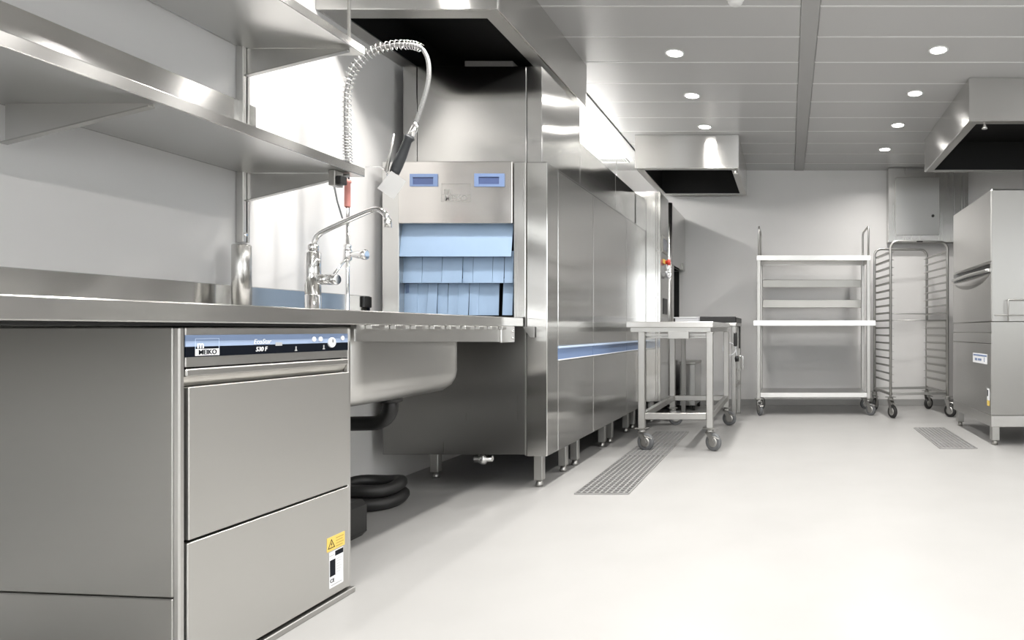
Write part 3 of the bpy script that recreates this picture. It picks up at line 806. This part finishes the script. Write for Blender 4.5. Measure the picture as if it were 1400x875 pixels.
for x in (xa, xb):
    r0 = .05; zt = 1.862; h_ = [(x, ya_, 1.572)]
    h_ += [(x, ya_ + r0 * (1 - math.cos(a)), zt - r0 + r0 * math.sin(a)) for a in [PI / 2 * k / 5 for k in range(6)]]
    h_ += [(x, yb_ - r0 * (1 - math.cos(a)), zt - r0 + r0 * math.sin(a)) for a in [PI / 2 * k / 5 for k in range(5, -1, -1)]]
    h_ += [(x, yb_, 1.572)]
    part('push_handle', MB().tube(h_, .010, 10), 'steel_frame', st)
for (x, y, a) in ((xa, ya_, -1.2), (xb, ya_, -.8), (xa, yb_, 1.2), (xb, yb_, .3)):
    castor(st, x, y, .165, .058, a)

# ------------------------------------------------------------------ tray rack
rk = thing('tray_rack', 'tall wheeled tray rack of bent steel tube with empty slides', 'rack', (1.228, 6.56, 0), math.radians(7.0))
hx, hy, zt, r0 = .283, .30, 1.688, .07
for y in (-hy, hy):
    h_ = [(-hx, y, .20)]
    h_ += [(-hx + r0 * (1 - math.cos(a)), y, zt - r0 + r0 * math.sin(a)) for a in [PI / 2 * k / 6 for k in range(7)]]
    h_ += [(hx - r0 * (1 - math.cos(a)), y, zt - r0 + r0 * math.sin(a)) for a in [PI / 2 * k / 6 for k in range(6, -1, -1)]]
    h_ += [(hx, y, .20)]
    part('hoop', MB().tube(h_, .0135, 12), 'steel_frame', rk, True)
part('slot_insert', MB().box(-.03, .03, -hy - .0145, -hy - .008, zt - .006, zt + .006), 'black', rk, True)
for k in range(18):
    z = 1.585 - .0735 * k
    for sx_ in (-1, 1):
        a, b = sorted((sx_ * (hx - .012), sx_ * (hx - .035)))
        c, d = sorted((sx_ * (hx - .012), sx_ * (hx - .014)))
        part('slide', MB().box(a, b, -hy, hy, z, z + .002).box(c, d, -hy, hy, z + .002, z + .018), 'steel_frame', rk, True)
for y in (-hy, hy): box('base_rail', 'steel_frame', rk, -hx + .0135, hx - .0135, y - .012, y + .012, .215, .24, .002, local=True)
for x in (-hx, hx): box('base_rail', 'steel_frame', rk, x - .012, x + .012, -hy + .0135, hy - .0135, .215, .24, .002, local=True)
part('cross_rod', MB().cyl((-hx + .012, -hy, .932), (hx - .012, -hy, .932), .004, 8), 'steel_frame', rk, True)
part('cross_rod', MB().cyl((-hx + .012, hy, 1.01), (hx - .012, hy, 1.01), .004, 8), 'steel_frame', rk, True)
box('side_sheet', 'steel_h', rk, hx - .010, hx - .007, -hy + .02, hy - .02, .25, .93, local=True)
for (x, y, a) in ((-hx, -hy, -1.2), (hx, -hy, -.9), (-hx, hy, 1.0), (hx, hy, .6)):
    castor(rk, x, y, .20, .0625, a, 'black_rubber', True, True)

# ------------------------------------------------------------------ pot washer
XP, YP0, YP1 = 1.468, 4.70, 5.78
pw = thing('pot_washer', 'big stainless pot washer with lift hood at the right edge', 'dishwasher', (1.95, 5.24, 0))
xe = 2.45
M['hood_steel'] = hs_ = steel('hood_steel', col=(.58, .575, .56), rough=.30, grain='h', aniso=.7, wave=.012, wscale=1.0)
box('lift_hood', hs_, pw, XP, xe, YP0, YP1, 1.33, 1.86, .012)
box('lift_hood', hs_, pw, XP, xe, YP0, YP1, .902, 1.248, .004)
box('lower_hood', hs_, pw, XP + .003, xe, YP0 + .003, YP1, .821, .898, .003)
box('slot_backing', 'black', pw, XP + .035, xe, YP0 + .002, YP1, 1.248, 1.33)
box('slot_end', 'steel', pw, XP + .002, xe, YP0, YP0 + .03, 1.248, 1.33)
box('slot_end', 'steel', pw, XP + .002, xe, YP1 - .03, YP1, 1.248, 1.33)
hb = []
for k in range(13):
    f = k / 12; y = YP0 + .02 + (YP1 - YP0 - .04) * f
    hb.append((XP - .005 - .028 * math.sin(PI * f), y, 1.274))
part('handle_bar', MB().tube(hb, .0125, 12), hs_, pw)
sc2 = MB(); vs = []; nn = 20
for k in range(nn + 1):
    f = k / nn; y = YP0 + .03 + (YP1 - YP0 - .06) * f; dep = .085 * math.sin(PI * f) ** .6
    vs += [(XP - .001, y, 1.252), (XP - .010 - .012 * math.sin(PI * f), y, 1.250 - dep * .3), (XP + .0005, y, 1.25 - dep)]
fs = []
for k in range(nn):
    for q in range(2):
        i = k * 3 + q; fs.append([i, i + 3, i + 4, i + 1])
    i = k * 3; fs.append([i, i + 2, i + 5, i + 3])
sc2.add(vs, fs, True)
part('grip_bulge', sc2, hs_, pw)
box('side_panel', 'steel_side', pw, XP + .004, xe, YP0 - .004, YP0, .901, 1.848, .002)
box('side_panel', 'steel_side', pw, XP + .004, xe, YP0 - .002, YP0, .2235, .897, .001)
box('band', hs_, pw, XP, xe, YP0, YP1, .741, .817, .003)
lwp = box('lower_panel', hs_, pw, XP, xe, YP0, YP1, .2235, .737, .004)
box('skirt', 'steel_h', pw, XP + .002, xe, YP0 + .002, YP1, .138, .2215, .003)
for (x, y) in ((1.515, 4.765), (1.515, 5.72), (2.38, 4.765), (2.38, 5.72)):
    l = box('leg', 'steel_frame', pw, x - .028, x + .028, y - .028, y + .028, .035, .138, .003)
    part('leg_foot', MB().lathe([(.02, 0), (.02, .02), (.016, .035)], (x, y, 0), 'z', 14), 'steel_dark', l)
lb = box('maker_label', 'print_white', lwp, XP - .0015, XP, 4.79, 5.155, .586, .66)
mk = MB().box(XP - .0025, XP - .001, 5.04, 5.10, .604, .622).box(XP - .0025, XP - .001, 4.93, 5.02, .606, .622).box(XP - .0025, XP - .001, 4.80, 5.14, .64, .652).box(XP - .0025, XP - .001, 4.85, 4.862, .60, .635)
part('label_print', mk, 'blue_panel', lwp)
box('sticker', 'print_white', lwp, XP - .0015, XP, 4.735, 4.79, .325, .41)
box('sticker', 'yellow', lwp, XP - .0015, XP, 4.735, 4.79, .285, .325)
box('sticker_print', 'navy', lwp, XP - .0025, XP - .001, 4.765, 4.785, .355, .40)
sf = MB().tube([(2.2, 4.665, 1.056), (1.584, 4.665, 1.056), (1.58, 4.665, 1.05), (1.58, 4.665, .905)], .005, 8)
sf.tube([(1.49, 4.695, .946), (1.58, 4.665, .946), (2.2, 4.665, .946)], .003, 6)
part('mirrored_frame', sf, 'steel_frame', pw)  # rods stand in for a frame reflected in the steel side

# ------------------------------------------------------------------ wall cabinet
wc = thing('wall_cabinet', 'flat steel wall cabinet under the ceiling above the tray rack', 'cabinet', (1.53, 7.2, 1.8))
box('body', 'steel', wc, 1.10, 1.975, 7.12, 7.249, 1.80, 2.612, .003)
cd = box('door', 'steel_h', wc, 1.18, 1.655, 7.11, 7.12, 1.875, 2.505, .003)
part('lock', MB().lathe([(.016, 0), (.016, .008), (.01, .01)], (1.585, 7.11, 2.085), 'y', 14, -1), 'black', cd)

# ------------------------------------------------------------------ floor grates
def grate(label, x0, x1, y0, y1, group=None):
    g = thing('floor_grate', label, 'grate', ((x0 + x1) / 2, (y0 + y1) / 2, 0))
    box('pit', 'pit', g, x0, x1, y0, y1, .0005, .0015)
    fr = MB(); e = .006; h = .008
    fr.box(x0, x1, y0, y0 + e, .0015, h).box(x0, x1, y1 - e, y1, .0015, h).box(x0, x0 + e, y0 + e, y1 - e, .0015, h).box(x1 - e, x1, y0 + e, y1 - e, .0015, h)
    part('frame', fr, 'galv', g)
    n = 9
    for k in range(1, n):
        x = x0 + (x1 - x0) * k / n
        box('bar', 'galv', g, x - .0045, x + .0045, y0 + e, y1 - e, .002, .0065)
    cr = MB(); k = 0; y = y0 + .04
    while y < y1 - .02:
        cr.box(x0 + e, x1 - e, y - .004, y + .004, .002, .0075); y += .04
    part('cross_rods', cr, 'galv', g)['kind'] = 'stuff'
    return g
grate('near half of the steel floor grate beside the long dishwasher', -1.09, -.81, 3.32, 4.335)
grate('far half of the left floor grate, under the table trolley', -1.09, -.81, 4.345, 5.34)
grate('far half of the short floor grate before the pot washer', 1.073, 1.338, 5.07, 5.55)
grate('near half of the short floor grate before the pot washer', 1.073, 1.338, 4.586, 5.062)
